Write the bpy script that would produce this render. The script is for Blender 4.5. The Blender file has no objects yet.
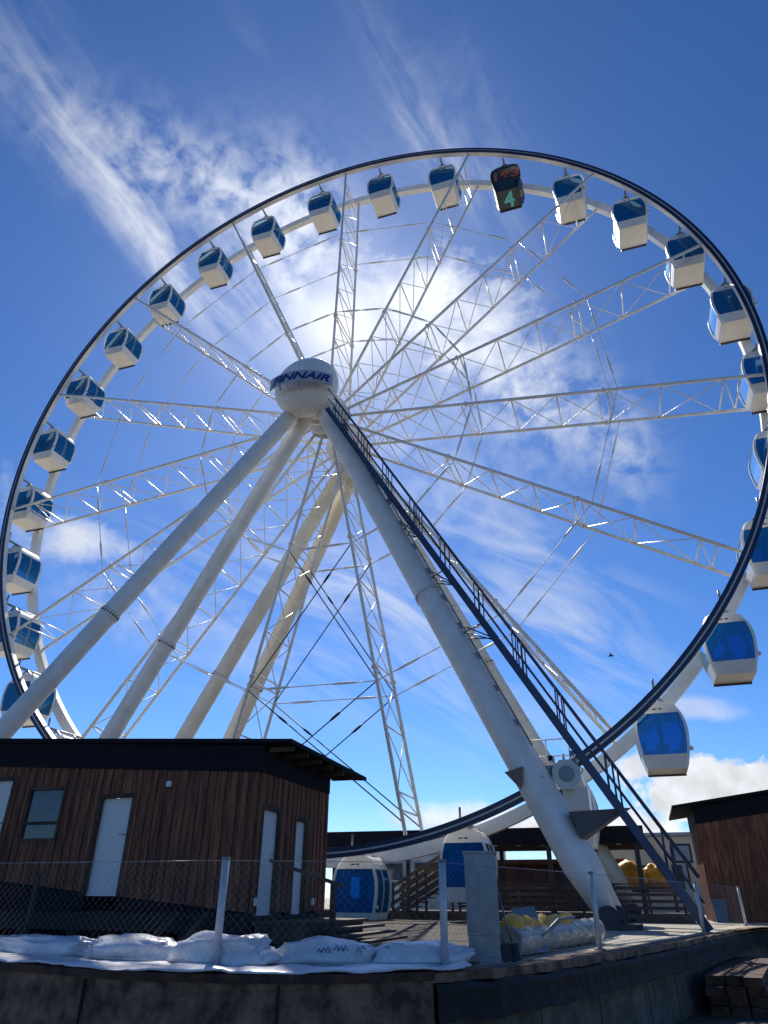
import bpy, math, random
from math import sin, cos, pi, radians
from mathutils import Vector, Matrix
random.seed(7)
sc = bpy.context.scene
# ------------------------------------------------------------------ camera
H = 20.4                                   # hub height above the yard
R0 = Vector((0.94784225, 0.31867981, 0.00618418))
R1 = Vector((-0.15083992, 0.46556279, -0.87206571))
R2 = Vector((-0.28078886, 0.82564791, 0.48934972))
F = 688.465
CAM = Vector((10.9513, -25.1595, -19.7643 + H))
cd = bpy.data.cameras.new('camera'); cam = bpy.data.objects.new('camera', cd)
sc.collection.objects.link(cam); sc.camera = cam
m = Matrix.Identity(4)
for i in range(3):
    m[i][0] = R0[i]; m[i][1] = -R1[i]; m[i][2] = -R2[i]; m[i][3] = CAM[i]
cam.matrix_world = m
cd.sensor_fit = 'VERTICAL'; cd.sensor_height = 36; cd.sensor_width = 27
cd.lens = F * 36 / 1024; cd.clip_start = 0.1; cd.clip_end = 3000

def ray(px, py):                           # direction towards a point of the sky
    return (R0 * ((px - 384) / F) + R1 * ((py - 512) / F) + R2).normalized()

SUN = ray(340, 318)
el = math.asin(SUN.z); az = math.atan2(SUN.x, SUN.y)
# ------------------------------------------------------------------ world
w = bpy.data.worlds.new('World'); sc.world = w; w.use_nodes = True
nt = w.node_tree; nt.nodes.clear()
def N(tree, typ, **kw):
    n = tree.nodes.new(typ)
    for k, v in kw.items(): setattr(n, k, v)
    return n
def mth(tree, op, a, b=None, c=None, clamp=False):
    n = N(tree, 'ShaderNodeMath', operation=op); n.use_clamp = clamp
    for i, v in enumerate((a, b, c)):
        if v is None: continue
        if isinstance(v, (int, float)): n.inputs[i].default_value = v
        else: tree.links.new(v, n.inputs[i])
    return n.outputs[0]
sky = N(nt, 'ShaderNodeTexSky', sky_type='NISHITA')
sky.sun_disc = False; sky.sun_elevation = el; sky.sun_rotation = az % (2 * pi)
sky.air_density = 0.8; sky.dust_density = 0.2; sky.ozone_density = 8.0; sky.altitude = 0
tc = N(nt, 'ShaderNodeTexCoord')
D = tc.outputs['Generated']
def vdot(v):
    n = N(nt, 'ShaderNodeVectorMath', operation='DOT_PRODUCT'); nt.links.new(D, n.inputs[0]); n.inputs[1].default_value = v
    return n.outputs['Value']
def frame(px, py, ang):
    c = ray(px, py); a = radians(ang)
    e = ray(px + 20 * cos(a), py + 20 * sin(a)) - c; e = (e - c * e.dot(c)).normalized(); return c, e, c.cross(e)
def noisemap(vec, scale, det, rough, dist, off):
    mp = N(nt, 'ShaderNodeMapping'); nt.links.new(vec, mp.inputs[0]); mp.inputs['Scale'].default_value = scale; mp.inputs['Location'].default_value = off
    n = N(nt, 'ShaderNodeTexNoise'); nt.links.new(mp.outputs[0], n.inputs['Vector']); n.inputs['Scale'].default_value = 1.0
    n.inputs['Detail'].default_value = det; n.inputs['Roughness'].default_value = rough; n.inputs['Distortion'].default_value = dist
    return n.outputs['Fac']
def fibres(px, py, ang, off):
    c, e, f = frame(px, py, ang); cb = N(nt, 'ShaderNodeCombineXYZ'); nt.links.new(vdot(e), cb.inputs[0]); nt.links.new(vdot(f), cb.inputs[1])
    return noisemap(cb.outputs[0], (4.2, 17, 1), 7, .60, 1.3, off)
NZ = {'A': fibres(150, 235, 50, (1, 2, 3)), 'B': fibres(450, 600, 27, (4, 1, 3)), 'C': fibres(450, 90, 62, (7, 2, 1)),
      'ripple': noisemap(D, (27, 27, 27), 7, .57, .3, (3, 1, 2)), 'puff': noisemap(D, (13, 13, 18), 10, .62, .2, (.4, .3, .6))}
LIM = {'A': (.40, .72), 'B': (.42, .74), 'C': (.42, .74), 'ripple': (.38, .68), 'puff': (.30, .50)}
def blob(px, py, ang, su, sv, kind, amp, p=None):
    """soft patch of cloud round the direction of (px,py); ang = degrees of its long axis, su/sv half sizes"""
    c = ray(px, py); a = radians(ang)
    e = ray(px + 20 * cos(a), py + 20 * sin(a)) - c; e = (e - c * e.dot(c))
    su = su * e.length / 20; e.normalize(); f = c.cross(e)
    f2 = ray(px - 20 * sin(a), py + 20 * cos(a)) - c
    sv = sv * f2.length / 20
    u = vdot(e / su); v = vdot(f / sv)
    g = mth(nt, 'EXPONENT', mth(nt, 'MULTIPLY', mth(nt, 'ADD', mth(nt, 'MULTIPLY', u, u), mth(nt, 'MULTIPLY', v, v)), -1.0))
    g = mth(nt, 'MULTIPLY', g, mth(nt, 'GREATER_THAN', vdot(c), 0.2))
    if kind == 'soft': return mth(nt, 'MULTIPLY', g, amp)
    lo, hi = p or LIM[kind]
    if kind == 'puff':                      # the edge of the patch is cut by the noise
        s = mth(nt, 'ADD', mth(nt, 'MULTIPLY', g, 0.55), NZ[kind])
        k = mth(nt, 'DIVIDE', mth(nt, 'SUBTRACT', s, lo + .45), hi - lo, clamp=True)
        return mth(nt, 'MULTIPLY', mth(nt, 'MULTIPLY', k, mth(nt, 'MULTIPLY', g, 3.0, clamp=True)), amp)
    r = mth(nt, 'DIVIDE', mth(nt, 'SUBTRACT', NZ[kind], lo), hi - lo, clamp=True)
    return mth(nt, 'MULTIPLY', mth(nt, 'MULTIPLY', r, g), amp)
CL = []
if not globals().get('NOCLOUD'): CL = [
    blob(85, 150, 45, 120, 34, 'ripple', .28), blob(110, 180, 48, 120, 26, 'A', .42), blob(150, 235, 52, 110, 24, 'A', .85), blob(45, 50, 55, 90, 36, 'A', .13),
    blob(200, 180, 28, 110, 38, 'ripple', .65), blob(290, 215, 80, 60, 50, 'ripple', .75), blob(260, 280, 60, 70, 45, 'A', .7),
    blob(345, 325, 0, 48, 42, 'soft', .97), blob(375, 340, 15, 115, 75, 'soft', .20),
    blob(450, 315, 32, 110, 60, 'puff', .9, (.26, .58)), blob(530, 390, 35, 90, 50, 'ripple', .8), blob(300, 260, 60, 80, 60, 'ripple', .5),
    blob(620, 445, 60, 50, 26, 'ripple', .55), blob(430, 480, 30, 120, 60, 'ripple', .25),
    blob(400, 80, 64, 100, 22, 'C', .17), blob(440, 110, 58, 90, 50, 'ripple', .10), blob(490, 95, 58, 80, 16, 'C', .12), blob(450, 160, 45, 90, 35, 'C', .3), blob(262, 100, 74, 90, 14, 'C', .12),
    blob(75, 542, 12, 70, 30, 'puff', .8, (.30, .70)), blob(20, 525, 80, 60, 24, 'puff', .5, (.3, .7)), blob(130, 600, 25, 90, 40, 'ripple', .35),
    blob(380, 600, 28, 140, 42, 'B', .6), blob(570, 640, 34, 100, 50, 'B', .45), blob(520, 560, 30, 120, 60, 'B', .4), blob(230, 620, 30, 120, 60, 'B', .5), blob(440, 700, 20, 150, 40, 'B', .3),
    blob(725, 795, 8, 105, 42, 'puff', 1.0, (.25, .33)), blob(600, 835, 0, 110, 24, 'puff', 1.0, (.22, .36)), blob(655, 765, 10, 30, 18, 'puff', .9, (.2, .35)), blob(480, 825, 5, 80, 20, 'puff', .8, (.18, .45)), blob(690, 708, 5, 40, 12, 'puff', .5, (.2, .5)),
    blob(430, 885, 0, 600, 22, 'soft', .3),
]
if CL:
    den = CL[0]
    for c_ in CL[1:]:                      # 1-(1-a)(1-b)
        den = mth(nt, 'SUBTRACT', mth(nt, 'ADD', den, c_), mth(nt, 'MULTIPLY', den, c_))
else: den = mth(nt, 'MULTIPLY', vdot((0, 0, 1)), 0.0)
# brightness of the cloud: very bright by the sun, grey hollows in the cumulus
sd = vdot(SUN)
glow = mth(nt, 'POWER', mth(nt, 'MAXIMUM', sd, 0.0), 14.0)
nz = N(nt, 'ShaderNodeTexNoise'); nt.links.new(D, nz.inputs['Vector']); nz.inputs['Scale'].default_value = 13; nz.inputs['Detail'].default_value = 6
sepz = N(nt, 'ShaderNodeSeparateXYZ'); nt.links.new(D, sepz.inputs[0])
low = mth(nt, 'SUBTRACT', 1.0, mth(nt, 'MULTIPLY', sepz.outputs[2], 3.2), clamp=True)
shade = mth(nt, 'MULTIPLY', mth(nt, 'SUBTRACT', nz.outputs['Fac'], .47), 7.0, clamp=True)
shade = mth(nt, 'SUBTRACT', 1.0, mth(nt, 'MULTIPLY', mth(nt, 'MULTIPLY', low, shade), .42))
br = mth(nt, 'MULTIPLY', mth(nt, 'ADD', mth(nt, 'ADD', 8.2, mth(nt, 'MULTIPLY', low, 3.2)), mth(nt, 'MULTIPLY', glow, 3.5)), shade)
cc = N(nt, 'ShaderNodeCombineXYZ')
nt.links.new(mth(nt, 'MULTIPLY', br, .94), cc.inputs[0]); nt.links.new(mth(nt, 'MULTIPLY', br, .975), cc.inputs[1]); nt.links.new(mth(nt, 'MULTIPLY', br, 1.03), cc.inputs[2])
hs = N(nt, 'ShaderNodeHueSaturation'); nt.links.new(sky.outputs[0], hs.inputs['Color'])
hs.inputs['Saturation'].default_value = 1.10; hs.inputs['Value'].default_value = 1.0
gm = N(nt, 'ShaderNodeGamma'); nt.links.new(hs.outputs[0], gm.inputs[0]); gm.inputs[1].default_value = 1.16
mx = N(nt, 'ShaderNodeMix', data_type='RGBA'); nt.links.new(den, mx.inputs[0])
nt.links.new(gm.outputs[0], mx.inputs[6]); nt.links.new(cc.outputs[0], mx.inputs[7])
bg = N(nt, 'ShaderNodeBackground'); bg.inputs['Strength'].default_value = .084
nt.links.new(mx.outputs[2], bg.inputs['Color'])
wo = N(nt, 'ShaderNodeOutputWorld'); nt.links.new(bg.outputs[0], wo.inputs[0])
# ------------------------------------------------------------------ sun
sl = bpy.data.lights.new('sun', 'SUN'); so = bpy.data.objects.new('sun', sl); sc.collection.objects.link(so)
sl.energy = 5.0; sl.angle = radians(.5); sl.color = (1, .95, .86)
so.rotation_euler = (-SUN).to_track_quat('-Z', 'Y').to_euler(); so.location = (0, 0, 60)
sc.view_settings.view_transform = 'Standard'; sc.view_settings.look = 'None'
sc.view_settings.exposure = 0.25; sc.view_settings.gamma = 1; sc.view_settings.use_curve_mapping = False
sc.cycles.use_adaptive_sampling = True; sc.cycles.adaptive_threshold = .02; sc.cycles.max_bounces = 8; sc.cycles.transparent_max_bounces = 24
# ------------------------------------------------------------------ materials
def mat(name, col, rough=.5, metal=0., var=.15, scale=3., col2=None, bump=0., bscale=40., island=0., emis=None, spec=.5, stretch=(1, 1, 1), lo=.4, hi=.65):
    M = bpy.data.materials.new(name); M.use_nodes = True; t = M.node_tree; b = t.nodes['Principled BSDF']
    b.inputs['Roughness'].default_value = rough; b.inputs['Metallic'].default_value = metal
    b.inputs['Specular IOR Level'].default_value = spec
    tcn = N(t, 'ShaderNodeTexCoord'); mp = N(t, 'ShaderNodeMapping'); t.links.new(tcn.outputs['Object'], mp.inputs[0]); mp.inputs['Scale'].default_value = stretch
    n = N(t, 'ShaderNodeTexNoise'); t.links.new(mp.outputs[0], n.inputs['Vector']); n.inputs['Scale'].default_value = scale; n.inputs['Detail'].default_value = 7; n.inputs['Roughness'].default_value = .65
    cr = N(t, 'ShaderNodeValToRGB'); t.links.new(n.outputs['Fac'], cr.inputs[0])
    cr.color_ramp.elements[0].position = lo; cr.color_ramp.elements[1].position = hi
    c2 = col2 if col2 else tuple(c * (1 - var) for c in col)
    cr.color_ramp.elements[0].color = (*c2, 1); cr.color_ramp.elements[1].color = (*col, 1)
    out = cr.outputs[0]
    if island:
        g = N(t, 'ShaderNodeNewGeometry'); ml = N(t, 'ShaderNodeHueSaturation')
        t.links.new(out, ml.inputs['Color'])
        v = mth(t, 'ADD', mth(t, 'MULTIPLY', g.outputs['Random Per Island'], island * 2), 1 - island)
        t.links.new(v, ml.inputs['Value']); out = ml.outputs[0]
    t.links.new(out, b.inputs['Base Color'])
    if bump:
        n2 = N(t, 'ShaderNodeTexNoise'); t.links.new(mp.outputs[0], n2.inputs['Vector']); n2.inputs['Scale'].default_value = bscale; n2.inputs['Detail'].default_value = 6
        bp = N(t, 'ShaderNodeBump'); bp.inputs['Strength'].default_value = bump; bp.inputs['Distance'].default_value = .02
        t.links.new(n2.outputs['Fac'], bp.inputs['Height']); t.links.new(bp.outputs[0], b.inputs['Normal'])
    if emis: b.inputs['Emission Color'].default_value = (*emis[0], 1); b.inputs['Emission Strength'].default_value = emis[1]
    return M
M = {}
M['white'] = mat('white_paint', (.86, .85, .81), .35, var=.10, scale=1.2, col2=(.74, .72, .66), bump=.05)
M['cream'] = mat('cream_paint', (.80, .74, .62), .4, var=.1, scale=1.0, col2=(.70, .63, .50))
M['gondola'] = mat('gondola_paint', (.82, .80, .74), .3, var=.06, scale=2.5, col2=(.74, .71, .64))
M['rod'] = mat('rod_paint', (.85, .85, .83), .25, var=.08, scale=5)
M['steel'] = mat('bright_steel', (.75, .75, .74), .22, metal=.8, var=.2, scale=6)
M['navy'] = mat('navy_cover', (.018, .022, .06), .35, var=.3, scale=2)
M['dark'] = mat('dark_metal', (.02, .02, .025), .5, var=.3)
M['bluestair'] = mat('blue_steel', (.045, .065, .13), .4, metal=.1, var=.25, scale=2)
M['galv'] = mat('galvanised', (.28, .29, .31), .42, metal=.55, var=.25, scale=7)
M['slate'] = mat('slate_paint', (.08, .085, .095), .5, var=.1)
M['postm'] = mat('post_galvanised', (.62, .62, .62), .4, metal=.2, var=.2, scale=9)
M['shadeyard'] = mat('shaded_asphalt', (.10, .075, .055), .95, scale=5, col2=(.035, .028, .022), bump=.9, bscale=55)  # dark asphalt tone with the ground shadow put into its colour
M['black'] = mat('black_paint', (.012, .011, .012), .25, var=.3)
M['wood'] = mat('brown_cladding', (.27, .100, .045), .75, scale=2.6, col2=(.10, .035, .017), bump=.5, bscale=9, island=.26, stretch=(6, 6, .7))
M['wood2'] = mat('old_timber', (.10, .062, .038), .8, scale=3, col2=(.04, .024, .016), bump=.5, bscale=12, island=.35)
M['roofdark'] = mat('roof_felt', (.010, .010, .017), .8, spec=.2, var=.3, scale=2, bump=.2)
M['door'] = mat('white_door', (.74, .74, .72), .4, var=.07, scale=1.5)
M['concrete'] = mat('quay_concrete', (.30, .18, .11), .9, scale=3.2, col2=(.06, .037, .025), bump=1.0, bscale=12, lo=.38, hi=.62)
M['panelc'] = mat('panel_concrete', (.17, .14, .115), .9, scale=3.0, col2=(.08, .065, .05), bump=.4, bscale=18, island=.12)
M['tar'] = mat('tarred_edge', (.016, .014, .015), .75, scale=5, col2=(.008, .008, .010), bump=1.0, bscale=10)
M['rust'] = mat('rusty_steel', (.12, .055, .03), .85, scale=6, col2=(.035, .018, .014), bump=.6, bscale=30)
M['plastic'] = mat('white_plastic', (.80, .80, .82), .28, var=.15, scale=3, col2=(.60, .60, .63), bump=.7, bscale=6)
M['yellowwrap'] = mat('yellow_foam', (.95, .52, .06), .5, scale=9, col2=(.75, .36, .03), bump=.8, bscale=20)
M['rollwrap'] = mat('grey_wrap', (.60, .52, .42), .28, scale=4, col2=(.36, .30, .24), bump=.35, bscale=7, stretch=(2, .6, 2))
M['yellow'] = mat('yellow_fabric', (.85, .50, .03), .5, scale=3, col2=(.62, .30, .01), bump=.3, bscale=8)
M['red'] = mat('red_grip', (.45, .03, .02), .4)
M['yard'] = mat('yard_gravel', (.55, .49, .40), .95, scale=6, col2=(.36, .32, .26), bump=.9, bscale=60)
M['quay'] = mat('quay_asphalt', (.13, .105, .08), .95, scale=4, col2=(.06, .05, .04), bump=.9, bscale=50)
M['beige'] = mat('beige_render', (.48, .42, .32), .85, var=.12)
M['redwood'] = mat('red_brown_board', (.13, .045, .028), .8, scale=3, col2=(.06, .02, .014), island=.25)
M['paleblue'] = mat('pale_blue_sheet', (.42, .50, .58), .5, var=.2, island=.3)
M['bin'] = mat('blue_bin', (.04, .09, .20), .5)
M['sign'] = mat('sign_grey', (.40, .44, .52), .4, var=.05)
M['ink'] = mat('sign_blue', (.012, .03, .20), .35, var=.05)
M['led'] = mat('pale_strip', (.50, .50, .53), .3, var=.1)
M['seat'] = mat('dark_seat', (.02, .028, .045), .6)
M['wire'] = mat('galvanised_wire', (.36, .36, .37), .4, metal=.6, var=.2)
M['redmark'] = mat('dim_red_letters', (.55, .12, .06), .5, var=.2)
M['tealmark'] = mat('teal_figure', (.12, .60, .62), .5, var=.2)
M['tealpane'] = mat('teal_panel', (.012, .045, .05), .3, var=.3)
M['birdm'] = mat('bird_feather', (.03, .03, .03), .8)
M['leaf'] = mat('leaf', (.05, .09, .025), .7, var=.4, island=.4)
def glassmat(name, tint, film, gl=.12):
    G = bpy.data.materials.new(name); G.use_nodes = True; t = G.node_tree; t.nodes.clear()
    tr = N(t, 'ShaderNodeBsdfTransparent'); gs = N(t, 'ShaderNodeBsdfGlossy'); fr = N(t, 'ShaderNodeFresnel'); mxs = N(t, 'ShaderNodeMixShader'); o = N(t, 'ShaderNodeOutputMaterial')
    nn = N(t, 'ShaderNodeTexNoise'); nn.inputs['Scale'].default_value = 1.5
    cr = N(t, 'ShaderNodeValToRGB'); t.links.new(nn.outputs['Fac'], cr.inputs[0]); cr.color_ramp.elements[0].color = (*[c * .8 for c in tint], 1); cr.color_ramp.elements[1].color = (*tint, 1)
    t.links.new(cr.outputs[0], tr.inputs[0]); gs.inputs['Roughness'].default_value = .03; gs.inputs['Color'].default_value = (.5, .8, 1, 1)
    fr.inputs['IOR'].default_value = 1.5
    t.links.new(mth(t, 'ADD', fr.outputs[0], gl * .5, clamp=True), mxs.inputs[0]); df = N(t, 'ShaderNodeBsdfDiffuse'); df.inputs[0].default_value = (*[c * .8 for c in film], 1); m2 = N(t, 'ShaderNodeMixShader'); m2.inputs[0].default_value = .30; t.links.new(tr.outputs[0], m2.inputs[1]); t.links.new(df.outputs[0], m2.inputs[2]); t.links.new(m2.outputs[0], mxs.inputs[1]); t.links.new(gs.outputs[0], mxs.inputs[2]); t.links.new(mxs.outputs[0], o.inputs[0])
    return G
M['glass'] = glassmat('blue_tinted_glass', (.11, .66, 1.0), (.012, .40, 1.0))
M['pane'] = mat('window_pane', (.06, .07, .09), .06, var=.5, scale=1.3, spec=.8)
# ------------------------------------------------------------------ mesh helpers
V = Vector
class MB:
    def __init__(s): s.v = []; s.f = []; s.sm = []
    def add(s, vs, fs, smooth=False):
        n = len(s.v); s.v += [V(v) for v in vs]; s.f += [tuple(i + n for i in f) for f in fs]; s.sm += [smooth] * len(fs); return s
    def hexa(s, p): # 8 corners: bottom 4, top 4
        return s.add(p, [(3, 2, 1, 0), (4, 5, 6, 7), (0, 1, 5, 4), (1, 2, 6, 5), (2, 3, 7, 6), (3, 0, 4, 7)])
    def box(s, a, b):
        (x0, y0, z0), (x1, y1, z1) = a, b
        return s.hexa([(x0, y0, z0), (x1, y0, z0), (x1, y1, z0), (x0, y1, z0), (x0, y0, z1), (x1, y0, z1), (x1, y1, z1), (x0, y1, z1)])
    def bar(s, a, b, wd, ht, up=(0, 0, 1)):  # rectangular bar from a to b
        a = V(a); b = V(b); d = (b - a).normalized(); up = V(up)
        sd = d.cross(up)
        if sd.length < 1e-4: sd = d.cross(V((1, 0, 0)))
        sd.normalize(); u = sd.cross(d).normalized(); x = sd * wd / 2; y = u * ht / 2
        return s.hexa([a - x - y, a + x - y, b + x - y, b - x - y, a - x + y, a + x + y, b + x + y, b - x + y])
    def tube(s, pts, r, n=8, cap=True, closed=False):
        pts = [V(p) for p in pts]; k = len(pts); rs = r if isinstance(r, (list, tuple)) else [r] * k
        base = len(s.v); ref = None
        for i, p in enumerate(pts):
            if closed: d = pts[(i + 1) % k] - pts[i - 1]
            else: d = pts[min(i + 1, k - 1)] - pts[max(i - 1, 0)]
            d.normalize()
            if ref is None:
                ref = d.cross(V((0, 0, 1)))
                if ref.length < .05: ref = d.cross(V((0, 1, 0)))
            ref = (ref - d * ref.dot(d)).normalized(); q = d.cross(ref)
            for j in range(n):
                a = 2 * pi * j / n; s.v.append(p + (ref * cos(a) + q * sin(a)) * rs[i])
        for i in range(k if closed else k - 1):
            for j in range(n):
                a = base + i * n; b = base + ((i + 1) % k) * n
                s.f.append((a + j, a + (j + 1) % n, b + (j + 1) % n, b + j)); s.sm.append(n > 4)
        if cap and not closed:
            s.f.append(tuple(base + j for j in reversed(range(n)))); s.f.append(tuple(base + (k - 1) * n + j for j in range(n))); s.sm += [False, False]
        return s
    def ring(s, prof, n=360, a0=0, a1=2 * pi):  # prof: closed list of (radius, y) swept round the y axis at hub height
        base = len(s.v); m_ = len(prof)
        full = abs(a1 - a0 - 2 * pi) < 1e-6; cnt = n if full else n + 1
        for i in range(cnt):
            a = a0 + (a1 - a0) * i / n
            for r, y in prof: s.v.append(V((r * sin(a), y, H + r * cos(a))))
        for i in range(n):
            for j in range(m_):
                a = base + i * m_; b = base + ((i + 1) % cnt) * m_
                s.f.append((a + j, a + (j + 1) % m_, b + (j + 1) % m_, b + j)); s.sm.append(False)
        return s
    def prism(s, outline, y0, y1, axis='y'):
        n = len(outline)
        f = (lambda p, q: (p[0], q, p[1])) if axis == 'y' else ((lambda p, q: (q, p[0], p[1])) if axis == 'x' else (lambda p, q: (p[0], p[1], q)))
        return s.add([f(p, y0) for p in outline] + [f(p, y1) for p in outline],
                     [tuple(range(n)), tuple(reversed(range(n, 2 * n)))] + [(i, i + n, (i + 1) % n + n, (i + 1) % n) for i in range(n)])
    def build(s, name, material, parent=None, fix=True):
        off = V((0, 0, 0)); p = parent
        while p: off += p.location; p = p.parent
        me = bpy.data.meshes.new(name); me.from_pydata([tuple(v - off) for v in s.v], [], s.f)
        if fix:
            import bmesh
            bm = bmesh.new(); bm.from_mesh(me); bmesh.ops.recalc_face_normals(bm, faces=bm.faces); bm.to_mesh(me); bm.free()
        me.polygons.foreach_set('use_smooth', s.sm)
        me.materials.append(M[material] if isinstance(material, str) else material)
        o = bpy.data.objects.new(name, me); sc.collection.objects.link(o); o.parent = parent
        return o
def tag(o, label=None, cat=None, group=None, kind=None):
    if label: o['label'] = label
    if cat: o['category'] = cat
    if group: o['group'] = group
    if kind: o['kind'] = kind
    return o
def thing(name, label, cat, loc=(0, 0, 0), group=None):
    o = bpy.data.objects.new(name, None); sc.collection.objects.link(o); o.location = loc; o.empty_display_size = .3
    return tag(o, label, cat, group)
def copy_tree(o, parent=None):
    c = o.copy(); sc.collection.objects.link(c); c.parent = parent
    for ch in o.children: copy_tree(ch, c)
    return c
def lerp(a, b, t): return V(a) * (1 - t) + V(b) * t

# ------------------------------------------------------------------ ground
# fence line = top of the quay wall
FL = [(-30, -15.9), (-8, -16.2), (-2, -16.4), (1.6, -16.7), (4.3, -17.35), (6.72, -17.88), (8.86, -16.96), (10.16, -12.93), (12.0, -5.68), (13.6, .6), (17.5, 2.4), (40, 3.2)]
def offset(line, d):
    out = []
    for i, p in enumerate(line):
        a = V(line[max(i - 1, 0)]).to_2d(); b = V(line[min(i + 1, len(line) - 1)]).to_2d(); t = (b - a).normalized()
        out.append((p[0] + t.y * d, p[1] - t.x * d))
    return out
def smooth(line, it=2):
    for _ in range(it):
        n = [line[0]]
        for a, b in zip(line, line[1:]):
            n += [(a[0] * .75 + b[0] * .25, a[1] * .75 + b[1] * .25), (a[0] * .25 + b[0] * .75, a[1] * .25 + b[1] * .75)]
        line = n + [line[-1]]
    return line
FLW = [(x, y - (.34 if 1 < x < 7 else .2 if 8 < x < 9 else 0)) for x, y in FL]
W0 = smooth(offset(FLW, .42), 2)
ZL = -1.1
g = MB(); g.add([(-1500, -1500, ZL), (1500, -1500, ZL), (1500, 1500, ZL), (-1500, 1500, ZL)], [(0, 1, 2, 3)])
tag(g.build('ground', 'quay', None, False), kind='structure')
ed = offset(W0, -.30)
g = MB(); n = len(ed)
vs = [(x, y, 0) for x, y in ed] + [(x, 900 if 0 < i < n - 1 else 900, 0) for i, (x, y) in enumerate(ed)]
# far edge spreads wide
vs = [(x, y, 0) for x, y in ed] + [(-1200 + 2400 * i / (n - 1), 1200, 0) for i in range(n)]
fs = [(i, i + 1, n + i + 1, n + i) for i in range(n - 1)]
vs += [(-1200, -15.9, 0), (1200, 3.2, 0)]; fs += [(2 * n, 0, n), (n - 1, 2 * n + 1, 2 * n - 1)]
g.add(vs, fs); tag(g.build('yard', 'yard', None, False), kind='structure')
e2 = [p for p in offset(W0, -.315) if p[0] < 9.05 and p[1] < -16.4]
g = MB(); g.add([(x, y, .005) for x, y in e2] + [(8.9, -14.0, .005), (9.3, -8.5, .005), (9.3, 1.6, .005), (-8, 1.6, .005), (-22, -9, .005)], [tuple(range(len(e2) + 5))]); tag(g.build('shade_sheet', 'shadeyard', None, False), kind='structure')  # sheet painting shadow and dark asphalt over the yard, sunlit strip left bare

# ------------------------------------------------------------------ quay wall
qw = thing('quay_wall', 'long grey concrete quay wall in shade under the chain-link fence, across the bottom', 'wall', (8.5, -18.0, 0))
def sweep(line, prof, mb):  # prof: (offset outward, z)
    rows = [offset(line, d) for d, z in prof]; k = len(prof); b = len(mb.v)
    for i in range(len(line)):
        for j, (d, z) in enumerate(prof): mb.v.append(V((rows[j][i][0], rows[j][i][1], z)))
    for i in range(len(line) - 1):
        for j in range(k):
            a = b + i * k; c = a + k
            mb.f.append((a + j, c + j, c + (j + 1) % k, a + (j + 1) % k)); mb.sm.append(False)
    return mb
def dens(line, step=.12, jit=0.):
    out = []
    for a, b in zip(line, line[1:]):
        L = math.dist(a, b); kk = max(1, int(L / step))
        if L > 8: kk = max(1, int(L / 1.0))
        for i in range(kk):
            t = i / kk; out.append((a[0] * (1 - t) + b[0] * t, a[1] * (1 - t) + b[1] * t))
    return out + [line[-1]]
iS = min(range(len(W0)), key=lambda i: math.dist(W0[i], (9.12, -17.63)))
LW = dens(W0[:iS + 1], .1); RW = dens(W0[iS:], .1)
def rough(o, amt, sc_=2.5):
    from mathutils import noise
    for v in o.data.vertices:
        q = noise.noise_vector(v.co * sc_); q2 = noise.noise_vector(v.co * sc_ * 4.1)
        v.co += q * amt + q2 * amt * .5
o = sweep(LW, [(-.32, -.002), (.0, -.002), (.0, -.25), (.01, -.5), (.0, -.8), (0, ZL - .05), (-.32, ZL - .05)], MB()).build('wall_face', 'concrete', qw); rough(o, .012)
o = sweep(LW, [(-.30, .012), (.035, .012), (.035, -.055), (.012, -.055), (.012, 0.004), (-.30, .004)], MB()).build('edge_rail', 'rust', qw)
for s_ in range(3, len(LW) - 1, 19):       # open joints of the concrete face
    p_ = LW[s_]; q_ = LW[s_ + 1]; t_ = (V(q_) - V(p_)).normalized(); n_ = V((t_.y, -t_.x))
    a_ = V(p_) + n_ * .022; b_ = a_ + t_ * .022; c_ = b_ - n_ * .05; d_ = a_ - n_ * .05
    MB().hexa([(*a_, ZL), (*b_, ZL), (*c_, ZL), (*d_, ZL), (*a_, -.07), (*b_, -.07), (*c_, -.07), (*d_, -.07)]).build('wall_joint', 'tar', qw)
o = sweep(RW, [(-.32, .003), (.0, .003), (.0, -.08), (-.32, -.08)], MB()).build('coping', 'concrete', qw); rough(o, .012)
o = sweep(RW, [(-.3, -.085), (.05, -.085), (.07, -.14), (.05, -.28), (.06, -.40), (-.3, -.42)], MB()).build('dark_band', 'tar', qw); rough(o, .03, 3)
mb = MB(); L = 0
RWp = dens(W0[iS:], .62)
for a, b in zip(RWp, RWp[1:]):
    t = (V(b) - V(a)).normalized(); q = V((t.y, -t.x)) * -.10
    a2 = V(a) + t * .012 + q; b2 = V(b) - t * .012 + q; th = V((t.y, -t.x)) * -.2
    j = random.uniform(-.008, .008)
    a2 += V((t.y, -t.x)) * j; b2 += V((t.y, -t.x)) * j
    mb.hexa([(a2.x, a2.y, ZL - .05), (b2.x, b2.y, ZL - .05), (b2.x + th.x, b2.y + th.y, ZL - .05), (a2.x + th.x, a2.y + th.y, ZL - .05),
             (a2.x, a2.y, -.40), (b2.x, b2.y, -.40), (b2.x + th.x, b2.y + th.y, -.40), (a2.x + th.x, a2.y + th.y, -.40)])
mb.build('wall_panels', 'panelc', qw)
o = sweep(dens(W0[iS:], .4), [(-.34, -.41), (-.18, -.41), (-.18, ZL - .05), (-.34, ZL - .05)], MB()).build('wall_core', 'tar', qw)

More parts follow.
